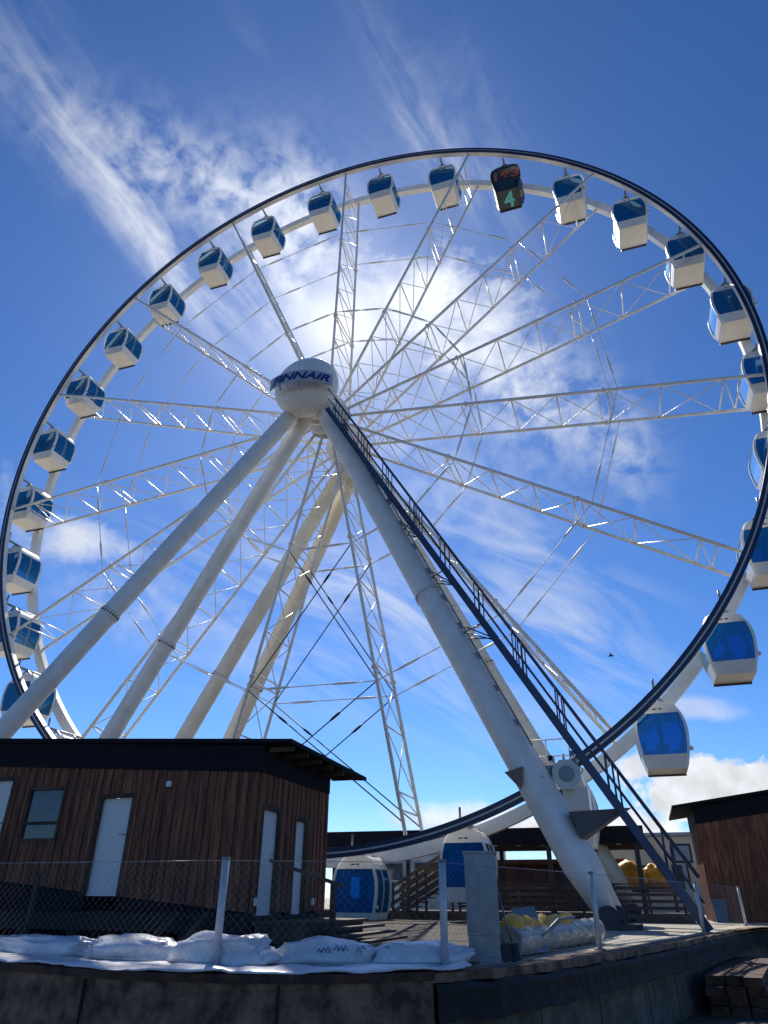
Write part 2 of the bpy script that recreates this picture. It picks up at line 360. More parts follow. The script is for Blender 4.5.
# ------------------------------------------------------------------ ferris wheel
PH = -0.40798913; S24 = radians(24); R = 18.5; WY = 1.11
fw = thing('ferris_wheel', 'huge white Ferris wheel with lattice spokes on slanted tubular legs', 'Ferris wheel', (0, 0, 0))
rn = MB().ring([(R + .09, -WY - .12), (R + .09, -WY + .12), (R - .19, -WY + .12), (R - .19, -WY - .12)], 300).build('near_rim', 'white', fw)
MB().ring([(R + .13, -WY - .17), (R + .13, -WY + .03), (R + .01, -WY + .04), (R + .01, -WY - .17)], 300).build('rim_cover', 'navy', rn)
MB().ring([(R - .05, -WY - .17), (R - .05, -WY - .13), (R - .185, -WY - .13), (R - .185, -WY - .17)], 300).build('rim_cover', 'navy', rn)
MB().ring([(R + .01, -WY - .16), (R + .01, -WY - .13), (R - .05, -WY - .13), (R - .05, -WY - .16)], 300).build('light_strip', 'led', rn)
rf = MB().ring([(R + .30, WY - .16), (R + .30, WY + .16), (R - .12, WY + .16), (R - .12, WY - .16)], 300).build('far_rim', 'white', fw)
for k in range(60):                        # splice plates with bolts on the far rim
    mb = MB()
    a = PH + k * 2 * pi / 60
    for da in (-.012, .012):
        c = V((sin(a + da) * (R + .09), WY - .16, H + cos(a + da) * (R + .09)))
        mb.tube([c, c + V((0, -.035, 0))], .05, 8)
    p_ = [V((sin(a + da) * rr, WY - .172, H + cos(a + da) * rr)) for da, rr in ((-.02, R - .0), (.02, R), (.02, R + .18), (-.02, R + .18))]
    mb.hexa([q + V((0, .01, 0)) for q in p_] + p_)
    mb.build('splice_plate', 'white', rf)
def pol(a, r, y): return V((r * sin(a), y, H + r * cos(a)))
FY = 1.25                                  # half distance of the hub flanges
for k in range(15):
    a = PH + k * S24
    ro, ri = R - .1, 1.0
    def yy(r): t = (r - ri) / (ro - ri); return FY + (WY - FY) * t
    mb = MB()
    mb.tube([pol(a, ri, -yy(ri)), pol(a, R - .15, -yy(ro))], .068, 8)
    mb.tube([pol(a, ri, yy(ri)), pol(a, R - .05, yy(ro))], .068, 8)
    for r in (6.6, 12.4):
        for sgn in (-1, 1):                # chord splice flanges
            p = pol(a, r, sgn * yy(r)); d = V((sin(a), 0, cos(a)))
            mb.tube([p - d * .05, p + d * .05], .12, 10)
    o = mb.build('spoke', 'white', fw)
    mb = MB(); nodes = [1.6, 3.3, 5.0, 6.75, 8.6, 10.5, 12.55, 14.6, 16.9]
    for i, r in enumerate(nodes):
        mb.tube([pol(a, r, -yy(r)), pol(a, r, yy(r))], .032, 6)
        if i in (3, 6): mb.tube([pol(a, r - .35, -yy(r)), pol(a, r - .35, yy(r))], .032, 6)
    mb.tube([pol(a, 17.5, -yy(17.5)), pol(a, 17.5, yy(17.5))], .032, 6); mb.tube([pol(a, 16.9, -yy(17)), pol(a, 17.5, yy(17.5))], .024, 6)
    for i, (r, q) in enumerate(zip(nodes, nodes[1:])):
        if i > 2 and i in (3, 6): pass
        mb.tube([pol(a, r, -yy(r)), pol(a, q, yy(q))], .022, 5); mb.tube([pol(a, r, yy(r)), pol(a, q, -yy(q))], .022, 5)
    mb.build('lattice_brace', 'white', o)
for ri_, ra in enumerate((12.95, 6.9)):    # ring of tie rods at two radii on both faces, with thick turnbuckles
    for sgn in (-1, 1):
        for k in range(15):
            y = sgn * 1.15; p = pol(PH + k * S24, ra, y); q = pol(PH + (k + 1) * S24, ra, y)
            mb = MB(); L = (q - p).length; c1, c2 = (.24, .76) if ri_ == 0 else (.3, .7)
            pts = [p]; rs = [.021]
            for c_ in (c1, c2):
                for dx, rr in ((-.55, .022), (-.30, .05), (.30, .05), (.55, .022)):
                    pts.append(lerp(p, q, c_ + dx / L)); rs.append(rr)
            pts.append(q); rs.append(.021)
            mb.tube(pts, rs, 6)
            mb.build('tie_rod', 'rod', fw)
for sgn in (-1, 1):                        # dark crossed cables in the lowest bay
    for ra, rb in ((6.9, 12.95), (12.95, 17.9)):
        for k0, k1 in ((8, 9), (9, 8)):
            p = pol(PH + k0 * S24, ra, sgn * 1.15); q = pol(PH + k1 * S24, rb, sgn * 1.12)
            mb = MB().tube([p, q], .024, 5)
            c_ = lerp(p, q, .25); d = (q - p).normalized(); mb.tube([c_ - d * .3, c_ - d * .12, c_ + d * .12, c_ + d * .3], [.024, .05, .05, .024], 6)
            mb.build('cross_cable', 'dark', fw)
# hub
mb = MB(); mb.tube([(0, -1.9, H), (0, 1.9, H)], .62, 32)
for y in (-1.45, -1.05, 1.05, 1.45): mb.tube([(0, y - .05, H), (0, y + .05, H)], 1.05, 40)
hub = mb.build('hub', 'white', fw)
for sgn in (-1, 1):
    mb = MB()
    mb.tube([(0, sgn * 1.95, H), (0, sgn * 3.1, H)], .78, 28)
    mb.tube([(0, sgn * 2.0, H), (0, sgn * 2.12, H)], .95, 28)
    mb.bar((-.95, sgn * 2.75, H - .62), (.95, sgn * 2.75, H - .62), .75, .55)
    mb.build('bearing_housing', 'white' if sgn < 0 else 'cream', fw)
mb = MB(); pr = []
for i in range(25):                        # round nose cap over the near bearing
    t = -pi / 2 + pi * i / 24; ct = max(cos(t), 0) ** .82; pr.append((1.47 * ct, -3.70 + .86 * math.copysign(abs(sin(t)) ** .95, sin(t))))
n_ = 48; b0 = len(mb.v)
for r, y in pr:
    for j in range(n_):
        a = 2 * pi * j / n_; mb.v.append(V((r * sin(a), y, H - .12 + r * cos(a))))
for i in range(len(pr) - 1):
    for j in range(n_): mb.f.append((i * n_ + j, i * n_ + (j + 1) % n_, (i + 1) * n_ + (j + 1) % n_, (i + 1) * n_ + j)); mb.sm.append(True)
cap = mb.build('nose_cap', 'white', fw)
mb = MB(); Rs = 2.1; cy = -2.98; TW = radians(11)   # curved sign panel in front of the cap
def cyl(u, v, r=Rs):                       # u along the panel, v up
    a = u / Rs + TW; return V((r * sin(a) - .13, cy - r * cos(a), H - .84 + v))
K = 24; ua, ub = -1.50, 1.46
for i in range(K + 1):
    u = ua + (ub - ua) * i / K
    for (v, r) in ((0, Rs), (.56, Rs), (.56, Rs - .05), (0, Rs - .05)): mb.v.append(cyl(u, v, r))
for i in range(K):
    for j in range(4): a = i * 4; mb.f.append((a + j, a + (j + 1) % 4, a + 4 + (j + 1) % 4, a + 4 + j)); mb.sm.append(False)
mb.f += [(0, 1, 2, 3), (K * 4, K * 4 + 3, K * 4 + 2, K * 4 + 1)]; mb.sm += [False, False]
sg = mb.build('sign_panel', 'sign', cap)
mb = MB()
for u in (-.9, .0, .8): mb.bar(cyl(u, -.22, Rs - .12), cyl(u, .02, Rs - .02), .05, .05)
mb.build('sign_bracket', 'galv', cap)
def textmesh(txt, size=1., bold=0., shear=0.):
    c = bpy.data.curves.new('t', 'FONT'); c.body = txt; c.size = size; c.offset = bold; c.shear = shear; c.extrude = 0.01; c.align_x = 'CENTER'
    o = bpy.data.objects.new('t', c); sc.collection.objects.link(o); dg = bpy.context.evaluated_depsgraph_get(); dg.update()
    me = bpy.data.meshes.new_from_object(o.evaluated_get(dg)); vs = [v.co.copy() for v in me.vertices]; fs = [tuple(p.vertices) for p in me.polygons]
    bpy.data.objects.remove(o); return vs, fs
vs, fs = textmesh('FINNAIR', .50, .014, .35)
wx = max(v.x for v in vs) - min(v.x for v in vs); k_ = 2.62 / wx
mb = MB(); mb.add([cyl(v.x * k_ - .02, .10 + v.y * 1.0, Rs + .012 + v.z) for v in vs], fs); mb.build('lettering', 'ink', cap)

# legs
def leg(top, foot, r, mt, flange=.53, r2=None):
    top = V(top); foot = V(foot); r2 = r2 or r
    mb = MB(); mb.tube([lerp(top, foot, t) for t in (0, .03, .94, 1)], [r * .8, r, r2, r2 * .55], 26)
    [mb.tube([lerp(top, foot, q_ - .0012), lerp(top, foot, q_ + .0012)], r * 1.022, 26) for q_ in (.14, .27, .40, .66, .79, .9)]
    o = mb.build('leg', mt, fw); mb = MB(); d = (foot - top).normalized()
    for f_ in (flange, flange + .006):
        c_ = lerp(top, foot, f_); mb.tube([c_ - d * .035, c_ + d * .035], r * 1.10, 26)
    e = d.cross(V((0, 0, 1))).normalized(); f2 = d.cross(e); c_ = lerp(top, foot, flange)
    mb.build('flange', mt, o); mb = MB()
    for j in range(20):
        a = 2 * pi * j / 20; q = c_ + (e * cos(a) + f2 * sin(a)) * r * 1.055; mb.tube([q - d * .055, q + d * .13], .017, 6)
    mb.build('flange_bolts', 'dark', o)
    mb = MB(); x, y, z = foot
    mb.box((x - .55, y - .5, 0), (x + .55, y + .5, .12)); 
    for s_ in (-.33, .33):
        mb.tube([(x, y + s_ - .05, .26), (x, y + s_ + .05, .26)], .26, 20); 
    mb.tube([(x, y - .45, .30), (x, y + .45, .30)], .12, 12)
    mb.build('foot_bracket', 'dark', o)
    return o
ZF = .25
LEGC = (V((.35, -3.0, H - .5)), V((9.95, -4.9, ZF)))
leg((-.45, -3.15, H - .45), (-10.6, -8.9, ZF), .34, 'white')
leg((-.35, -2.6, H - .6), (-10.4, -3.15, ZF), .33, 'white')
leg((-.4, 2.1, H - .5), (-11.2, 1.9, ZF), .36, 'cream')
leg((-.3, 3.0, H - .5), (-10.0, 5.0, ZF), .37, 'cream')
legc = leg(LEGC[0], LEGC[1], .42, 'white', .52, .45)
leg((.5, -2.4, H - .6), (10.15, -4.3, ZF), .33, 'white')
leg((.4, 2.2, H - .5), (9.9, 2.2, ZF), .34, 'cream')
legf = leg((.4, 3.0, H - .5), (10.35, 4.8, ZF), .42, 'cream')

# maintenance stair beside the leg, in three straight flights
SA_ = V((1.2, -3.7, 18.6)); SB_ = V((12.14, -5.2, .03)); SP = [SA_, lerp(SA_, SB_, .5), SB_]
st = MB()
stw = .34
def rail_pts(dy, dz): return [p + V((0, dy, 0)) + V((0, 0, 1)) * dz for p in SP]
for dy in (-stw, stw):
    P_ = rail_pts(dy, 0)
    st.bar(P_[0], P_[-1], .07, .20)
stair = st.build('maintenance_stair', 'bluestair', fw)
st = MB()
for a, b in zip(SP, SP[1:]):
    L = (b - a).length; kk = int(L / .28)
    for i in range(kk):
        c_ = lerp(a, b, (i + .5) / kk); st.box((c_.x - .09, c_.y - stw, c_.z - .015), (c_.x + .09, c_.y + stw, c_.z + .01))
st.build('tread', 'galv', stair)
for dy in (-stw, stw):
    st = MB()
    for hgt in (1.08, .55):
        P_ = rail_pts(dy, hgt)
        for a, b in zip(P_, P_[1:]): st.tube([a, b], .026 if hgt > .6 else .018, 7)
    tot = 0
    for a, b in zip(SP, SP[1:]):
        L = (b - a).length; kk = max(2, int(L / 1.9))
        for i in range(kk):
            for off_ in (0, .30, .52)[:3 if i % 2 else 2]:
                c_ = lerp(a, b, (i + .4) / kk) + (b - a).normalized() * off_ + V((0, dy, 0)); st.tube([c_, c_ + V((0, 0, 1.08))], .02, 6)
    st.build('handrail', 'bluestair', stair)
st = MB()
for t in (.08, .22, .36, .47, .58):        # brackets tying the stair to the leg
    c_ = lerp(SA_, SB_, t); q = lerp(LEGC[0], LEGC[1], t + .03) + V((.38, -.1, .2))
    for dd in (-.35, .35):
        st.tube([q + V((0, 0, dd * .6)), c_ + V((0, stw, 0))], .022, 6); st.tube([q, c_ + V((dd * .5, -stw, -dd * .9))], .022, 6)
st.build('stair_bracket', 'bluestair', stair)
# cable ladder lying on the leg
st = MB(); a, b = LEGC; ofs = V((.42, -.12, .28))
for dy in (-.14, .14): st.tube([lerp(a, b, .03) + ofs + V((0, dy, 0)), lerp(a, b, .80) + ofs + V((0, dy, 0))], .022, 6)
for i in range(60):
    c_ = lerp(a, b, .04 + .76 * i / 60) + ofs; st.tube([c_ + V((0, -.14, 0)), c_ + V((0, .14, 0))], .012, 5)
for i in range(14):
    c_ = lerp(a, b, .05 + .055 * i) + ofs * .85; st.box(c_ - V((.07, .09, .09)), c_ + V((.07, .09, .09)))
st.build('cable_ladder', 'galv', legc)
# drive unit at the rim
du = MB(); c = V((9.25, -3.7, 3.75))
oc = [(c.x + .42 * cos(pi / 8 + i * pi / 4), c.z + .42 * sin(pi / 8 + i * pi / 4)) for i in range(8)]
du.prism(oc, c.y - .2, c.y + 1.2); du.box((c.x - .2, c.y + .2, c.z - .9), (c.x + .5, c.y + 1.3, c.z - .3))
drv = du.build('drive_unit', 'white', fw)
MB().tube([(c.x, c.y - .24, c.z), (c.x, c.y - .2, c.z)], .22, 24).build('motor_vent', 'galv', drv)
du = MB(); 
for i in range(9):
    x = c.x - .9 + random.random() * 1.3; z = c.z - .95 + random.random() * 1.6
    du.box((x - .06, c.y - .1, z - .06), (x + .07, c.y + .25, z + .08))
    du.tube([(x, c.y - .05, z), (x + random.uniform(-.3, .3), c.y - .12, z + random.uniform(-.4, .1)), (x + random.uniform(-.3, .5), c.y, z - .5)], .018, 5)
du.build('drive_gear', 'galv', drv)
du = MB()
du.add([(9.3, -5.3, 2.62), (10.85, -5.1, 2.70), (9.35, -4.3, 2.62), (10.85, -4.9, 2.70), (9.55, -5.2, 2.0), (9.6, -4.4, 2.0)],
       [(0, 1, 3, 2), (0, 4, 1), (2, 3, 5), (4, 5, 3, 1), (0, 2, 5, 4)])
du.build('bracket_plate', 'slate', drv)
du = MB(); pz = 4.05; X0, X1, Y0, Y1 = 7.9, 9.3, -1.9, -.7   # small service platform with rail behind the leg
pf = MB().box((X0, -3.6, pz - .06), (X1, -2.4, pz)).build('service_platform', 'galv', drv)
for z in (.45, .95):
    du.tube([(X0, -2.4, pz + z), (X1, -2.4, pz + z)], .022, 6); du.tube([(X0, -3.6, pz + z), (X0, -2.4, pz + z)], .022, 6)
for x in (X0, .5 * (X0 + X1), X1): du.tube([(x, -2.4, pz), (x, -2.4, pz + .95)], .022, 6)
du.tube([(X0, -3.6, pz), (X0, -3.6, pz + .95)], .022, 6)
du.build('platform_rail', 'white', pf)
fl = MB(); c = V((8.0, -5.0, 3.55))         # cone floodlight on the leg
fl.add([c + V((-.30, -.2, .12)), c + V((.22, -.25, .25)), c + V((.22, .2, .22)), c + V((-.28, .2, .1)), c + V((.1, 0, -.32))], [(0, 1, 2, 3), (0, 1, 4), (1, 2, 4), (2, 3, 4), (3, 0, 4)])
fl.tube([c, c + V((.7, .1, 0))], .03, 6)
fl.build('cone_floodlight', 'galv', legc)

# ------------------------------------------------------------------ gondolas
def smooth_profile():
    P_ = [(-1.0, .66), (-.90, .71), (-.66, .78), (-.3, .86), (.05, .90), (.35, .87), (.62, .77), (.80, .68), (.93, .58), (1.0, .46)]
    return [(z, w_ * .91) for z, w_ in P_]
def hw(z):
    P_ = smooth_profile()
    for (a, wa), (b, wb) in zip(P_, P_[1:]):
        if z <= b: return wa + (wb - wa) * (z - a) / (b - a)
    return P_[-1][1]
DY = .78                                    # half depth
ZA, ZB = -.60, .62                          # window band
def zs(a, b, n): return [a + (b - a) * i / n for i in range(n + 1)]
def dy(z):                                  # the end faces lean in a little towards floor and roof
    return DY * (1 - .16 * max(0, (-z - .5) / .5) - .22 * max(0, (z - .62) / .38))
def loft(mb, z0, z1, n=6, shrink=0., smooth_=False):
    Z = zs(z0, z1, n); b = len(mb.v)
    for z in Z:
        h_ = hw(z) - shrink; d_ = dy(z) - shrink; c_ = .07
        for x, y in ((-h_ + c_, -d_), (h_ - c_, -d_), (h_, -d_ + c_), (h_, d_ - c_), (h_ - c_, d_), (-h_ + c_, d_), (-h_, d_ - c_), (-h_, -d_ + c_)): mb.v.append(V((x, y, z)))
    for i in range(n):
        for j in range(8): a = b + i * 8; mb.f.append((a + j, a + (j + 1) % 8, a + 8 + (j + 1) % 8, a + 8 + j)); mb.sm.append(False)
    mb.f += [tuple(b + j for j in reversed(range(8))), tuple(b + n * 8 + j for j in range(8))]; mb.sm += [False, False]
    return mb
def post(mb, x0f, x1f, y0, y1, z0=ZA, z1=ZB, n=8):  # curved upright between width fractions, depth range
    Z = zs(z0, z1, n); b = len(mb.v)
    for z in Z:
        h_ = hw(z); s_ = 1 if x1f > 0 else -1
        xa = h_ * x0f if abs(x0f) < 1 else s_ * h_; xb = h_ * x1f if abs(x1f) < 1 else s_ * h_
        xa = s_ * (h_ - x0f_in) if False else xa
        for x, y in ((xa, y0), (xb, y0), (xb, y1), (xa, y1)): mb.v.append(V((x, y, z)))
    for i in range(n):
        for j in range(4): a = b + i * 4; mb.f.append((a + j, a + (j + 1) % 4, a + 4 + (j + 1) % 4, a + 4 + j)); mb.sm.append(False)
    mb.f += [(b + 3, b + 2, b + 1, b), (b + n * 4, b + n * 4 + 1, b + n * 4 + 2, b + n * 4 + 3)]; mb.sm += [False, False]
def pane_end(y):                            # flat barrel-shaped pane
    mb = MB(); Z = zs(ZA - .03, ZB + .03, 10); b = 0
    for z in Z:
        for x in (-hw(z) * .90, hw(z) * .90): mb.v += [V((x, y, z)), V((x, y + .012, z))]
    for i in range(10):
        a = i * 4; mb.f += [(a, a + 2, a + 6, a + 4), (a + 1, a + 5, a + 7, a + 3), (a, a + 4, a + 5, a + 1), (a + 2, a + 3, a + 7, a + 6)]; mb.sm += [False] * 4
    return mb
def pane_side(s):
    mb = MB(); Z = zs(ZA - .03, ZB + .03, 10)
    for z in Z:
        for y in (-DY * .90, DY * .90): mb.v += [V((s * (hw(z) - .03), y, z)), V((s * (hw(z) - .045), y, z))]
    for i in range(10):
        a = i * 4; mb.f += [(a, a + 2, a + 6, a + 4), (a + 1, a + 5, a + 7, a + 3)]; mb.sm += [True] * 2
    return mb
def make_gondola(bodym, glassm, frame='gondola'):
    root = thing('gondola', 'x', 'gondola')
    mb = loft(MB(), -1.0, ZA, 4)
    body = mb.build('lower_shell', bodym, root)
    mb = MB(); mb.box((-.60, .60, -1.05), (.60, .68, -.99))
    mb.build('bumper', 'dark', body)
    mb = MB().tube([(hw(-.45) + .0, -DY + .06, -.46), (hw(-.45) + .05, -DY + .02, -.46), (hw(-.45) + .085, -DY - .02, -.46)], [.05, .075, .03], 12)
    mb.build('glint_fitting', 'steel', body)  # small polished stud, added only to catch the sun as a glint
    roof = loft(MB(), ZB, 1.0, 5).build('roof', bodym, root)
    MB().box((-.42, -.30, 1.0), (.42, .30, 1.07)).build('roof_hatch', bodym, roof)
    mb = MB(); mb.tube([(-.16, -DY * .93, .75), (-.02, -DY * .93, .76)], .018, 5); mb.tube([(.04, -DY * .92, .76), (.14, -DY * .92, .75)], .026, 5)
    mb.build('roof_mark', 'rust', roof)
    for s in (-1, 1):
        for y0, y1 in ((-DY, -DY + .10), (DY - .10, DY)):
            mb = MB(); post(mb, .89 * s, s, y0, y1); mb.build('corner_post', frame, root)
    pane_end(-DY + .035).build('window', glassm, root, False); pane_end(DY - .047).build('window', glassm, root, False)
    pane_side(-1).build('window', glassm, root, False)
    dr = pane_side(1).build('door', glassm, root, False)
    mb = MB(); Z = zs(ZA, ZB, 8)
    for y in (-.04, .04): mb.tube([(hw(z) - .02, y, z) for z in Z], .008, 5)
    mb.build('door_edge', frame, dr)
    mb = MB()
    for s in (-1, 1):
        mb.box((s * .28, -.62, -.66), (s * .62, .62, -.46)); mb.box((s * .54, -.62, -.46), (s * .64, .62, -.16))
    mb.box((-.07, -.06, -.6), (.07, .06, .62)); mb.box((-.08, -.7, .40), (.08, .7, .62)); mb.box((-.2, -.2, -.58), (.2, .2, -.2))
    mb.build('bench', 'seat', root)
    mb = MB(); mb.tube([(0, -WY + .0, 1.20), (0, WY, 1.20)], .055, 10)
    for y in (-.52, .52): mb.bar((-.0, y, 1.20), (-.30, y, .94), .07, .09); mb.bar((0, y, 1.20), (.30, y, .94), .07, .09)
    mb.tube([(0, -WY + .05, 1.20), (0, -WY + .05, 1.62)], .04, 8)
    mb.build('hanger', 'galv', root)
    return root
proto = make_gondola('gondola', 'glass')
blackg = make_gondola('black', 'tealpane', 'black')
for ch in blackg.children:                  # dim red letters and a teal figure on the black gondola
    if ch.name.startswith('lower_shell'): bsh = ch
vs, fs = textmesh('183', .72, .02); wx = max(v.x for v in vs) - min(v.x for v in vs)
mb = MB(); mb.add([(v.x * 1.35 / wx, -DY + .02 - v.z, v.y * 1.15 - .25) for v in vs], fs); tm = mb.build('red_lettering', 'redmark', blackg)
def shell_pt(x, t):                         # on the leaning end face of the lower shell
    z = -.56 - t * .42; return V((x, -dy(z) - .006, z))
mb = MB(); mb.add([(x, -dy(z) - .006, z) for z in (-.93, -.58) for x in (-.42, .42)], [(0, 1, 3, 2)]); mb.add([(x, y, -1.006) for y in (-.60, .55) for x in (-.42, .42)], [(0, 1, 3, 2)])
mb.build('teal_panel', 'tealpane', bsh)
vs, fs = textmesh('4', 1.15, .03); cx_ = (max(v.x for v in vs) + min(v.x for v in vs)) / 2
mb = MB(); mb.add([((v.x - cx_) * .95, .42 - v.y * 1.15, -1.022 - v.z * .5) for v in vs], fs)
mb.build('teal_figure', 'tealmark', bsh)
GPH = radians(12 * 1 - 6 + 0.0)
GP = 6.22324187 * 0 
OFF = 6.22324187 * 180 / pi                 # fitted phase of the gondolas, degrees
LAB = {
 4: 'black gondola with dim red and teal writing, the only dark one on the wheel',
 3: 'white gondola with blue windows, first to the left of the black gondola',
 2: 'white gondola with blue windows, second to the left of the black gondola',
 1: 'white gondola, third to the left of the black gondola, beside a spoke end',
 0: 'white gondola, fourth to the left of the black gondola',
 -1: 'white gondola, fifth to the left of the black gondola',
 -2: 'white gondola behind a spoke, sixth to the left of the black gondola',
 -3: 'white gondola, seventh to the left of the black one, high on the left side',
 -4: 'white gondola, eighth down the left from the black one, at a spoke end',
 -5: 'white gondola on the left rim, sixth up from the cabin roof',
 -6: 'white gondola on the left rim, fifth up from the cabin roof',
 -7: 'white gondola in front of the small white cloud, fourth up from the cabin roof',
 -8: 'white gondola on the left rim, third up from the cabin roof',
 -9: 'white gondola at the left edge, just above the cabin roof, behind the outermost leg',
 5: 'white gondola with blue window, first to the right of the black gondola',
 6: 'white gondola, second to the right of the black gondola',
 7: 'white gondola, third to the right of the black gondola, where a spoke reaches the rim',
 8: 'white gondola, fourth to the right of the black one, overlapped by the dark rim',
 9: "white gondola, fifth down the right from the black one, at a level spoke's end",
 10: 'white gondola cut by the right edge of the photo at half height',
 11: 'white gondola at the right edge, third up from the lowest free hanging one',
 12: 'white gondola low on the right, second above the cumulus cloud and close to the rim',
 13: 'white gondola hanging in clear sky just above the right cabin and the cumulus cloud',
 14: 'white gondola low down, mostly hidden behind the thick near leg and motor',
 15: 'white gondola at the bottom, partly behind the grey electrical cabinet',
 16: 'white gondola at the platform, half hidden by the corner of the left cabin',
 17: 'white gondola hidden behind the left cabin, next to the one at the platform',
 18: 'white gondola hidden behind the middle of the left cabin',
 19: 'white gondola hidden behind the window of the left cabin',
 20: 'white gondola hidden just under the left cabin roof',
}
LAB[11] = 'white gondola at the right edge, second above the lowest one in clear sky'
LAB[12] = 'white gondola low on the right, first above the lowest one in clear sky'
used = False
for k in range(-9, 21):
    a = PH + radians(12 * k) + radians(OFF % 360 if False else 0) + (6.22324187 * pi / 180)
    if k == 4: o = blackg
    elif not used: o = proto; used = True
    else: o = copy_tree(proto)
    o.location = (18.43 * sin(a), .13, H + 18.43 * cos(a) - 1.20); o.scale = (1, 1, 1.05)
    o['label'] = LAB[k]; o['category'] = 'gondola'; o['group'] = 'gondolas round the rim of the Ferris wheel'

# ------------------------------------------------------------------ cladding helpers
def boards(mb, p0, p1, z0, z1, nrm, holes=(), wd=.098, z1b=None, z0b=None):
    """vertical boards from p0 to p1 (xy); holes: (s0,s1,za,zb) along the run; z1b: top height at p1"""
    p0 = V(p0); p1 = V(p1); L = (p1 - p0).length; t = (p1 - p0) / L; nrm = V(nrm); s = 0; i = 0
    while s < L - .01:
        w_ = min(wd * random.uniform(.75, 1.25), L - s); top = z1 + ((z1b if z1b else z1) - z1) * (s / L); bot = z0 + ((z0b if z0b is not None else z0) - z0) * (s / L)
        segs = [(bot, top)]
        for (a, b, za, zb) in holes:
            if s + w_ * .5 > a and s + w_ * .5 < b:
                segs = [q for q in ((bot, za), (zb, top)) if q[1] - q[0] > .02]
        d = .022 if i % 2 else .040
        for (q0, q1) in segs:
            a = p0 + t * (s + .003); b = p0 + t * (s + w_ - .003); o_ = nrm * d
            mb.hexa([(a.x, a.y, q0), (a.x + o_.x, a.y + o_.y, q0), (b.x + o_.x, b.y + o_.y, q0), (b.x, b.y, q0),
                     (a.x, a.y, q1), (a.x + o_.x, a.y + o_.y, q1), (b.x + o_.x, b.y + o_.y, q1), (b.x, b.y, q1)])
        s += w_; i += 1
    return mb
# ------------------------------------------------------------------ left cabin
CX, CY = 4.98, -14.03; CZ = .42; CT = 2.50; XL = -4.2; YB = -11.1; CZL = CZ + .80
hut = thing('wooden_cabin', 'long brown board-clad cabin with flat dark roof and white doors, lower left', 'cabin', (CX, CY, 0))
mb = MB()
def ztop(x): return CT + (CX - x) * .065
hl = [(CX - 2.56, CX - 1.63, .3, 2.22), (CX - .94 - 3.08, CX - 3.98 + .08, 1.42, 2.42)]
# openings on the front measured from the left end XL
def fs_(x): return x - XL
front_holes = [(fs_(1.80), fs_(2.50), .40, 2.20), (fs_(.12), fs_(.98), 1.5, 2.42), (fs_(-1.35), fs_(-.30), .40, 2.6)]
boards(mb, (XL, CY), (CX, CY), CZL, ztop(XL), (0, -1), front_holes, z1b=CT, z0b=CZ)
right_holes = [(.13, .80, .36, 1.96), (1.42, 1.98, .36, 1.90)]
boards(mb, (CX, CY), (CX, YB), CZ, CT, (1, 0), right_holes, z1b=CT)
mb.box((XL, CY - .02, CZ - .02), (CX + .02, CY + .0, CZ)) if False else None
mb.build('cladding', 'wood', hut)
mb = MB()
t_ = .12
def core(x0, x1, z0, z1): mb.box((x0, CY + .005, z0), (x1, CY + t_, z1))
xs = [(XL, -1.35, None), (-1.35, -.30, (.40, 2.6)), (-.30, .12, None), (.12, .98, (1.5, 2.42)), (.98, 1.80, None), (1.80, 2.50, (.40, 2.20)), (2.50, CX - t_, None)]
for x0, x1, h_ in xs:
    if h_ is None: core(x0, x1, CZ, CT)
    else:
        if h_[0] > CZ: core(x0, x1, CZ, h_[0])
        core(x0, x1, h_[1], CT + .1)
ys = [(CY + .005, CY + .13, None), (CY + .13, CY + .80, (.36, 1.96)), (CY + .80, CY + 1.42, None), (CY + 1.42, CY + 1.98, (.36, 1.90)), (CY + 1.98, YB, None)]
for y0, y1, h_ in ys:
    if h_ is None: mb.box((CX - t_, y0, CZ), (CX - .005, y1, CT))
    else: mb.box((CX - t_, y0, h_[1]), (CX - .005, y1, CT))
mb.box((XL, YB - .1, CZ), (CX - t_, YB, CT)); mb.box((XL, CY + t_, CZ), (XL + .1, YB - .1, CT)); mb.box((XL + .1, CY + t_ + .001, CZ - .05), (CX - t_, YB - .1, CZ + .0))
mb.build('wall', 'roofdark', hut)
# fascia and roof
mb = MB()
def zr(x): return 2.50 + (CX - x) * .060
fz = .44
mb.hexa([(XL, CY - .055, zr(XL)), (CX + .055, CY - .055, zr(CX)), (CX + .055, YB, zr(CX) - .0), (XL, YB, zr(XL)),
         (XL, CY - .055, zr(XL) + fz), (CX + .055, CY - .055, zr(CX) + fz), (CX + .055, YB, zr(CX) + fz), (XL, YB, zr(XL) + fz)])
mb.build('fascia', 'roofdark', hut)
mb = MB(); e0, e1 = CY - .10, YB + .75; zf = fz + .004; xr = CX + .58
z_a, z_b = zr(XL) + zf, zr(xr) + zf + .03
mb.hexa([(XL - .3, e0, z_a), (xr, e0, z_b), (xr, e1, z_b - .10), (XL - .3, e1, z_a), (XL - .3, e0, z_a + .09), (xr, e0, z_b + .07), (xr, e1, z_b - .03), (XL - .3, e1, z_a + .09)])
rfo = mb.build('roof', 'roofdark', hut)
for i in range(6):
    mb = MB(); y = CY + .1 + i * .58; dz = .10 * (y - e0) / (e1 - e0); mb.box((CX + .06, y, z_b - dz - .09), (xr - .04, y + .045, z_b - dz - .012)); mb.build('rafter', 'wood2', rfo)
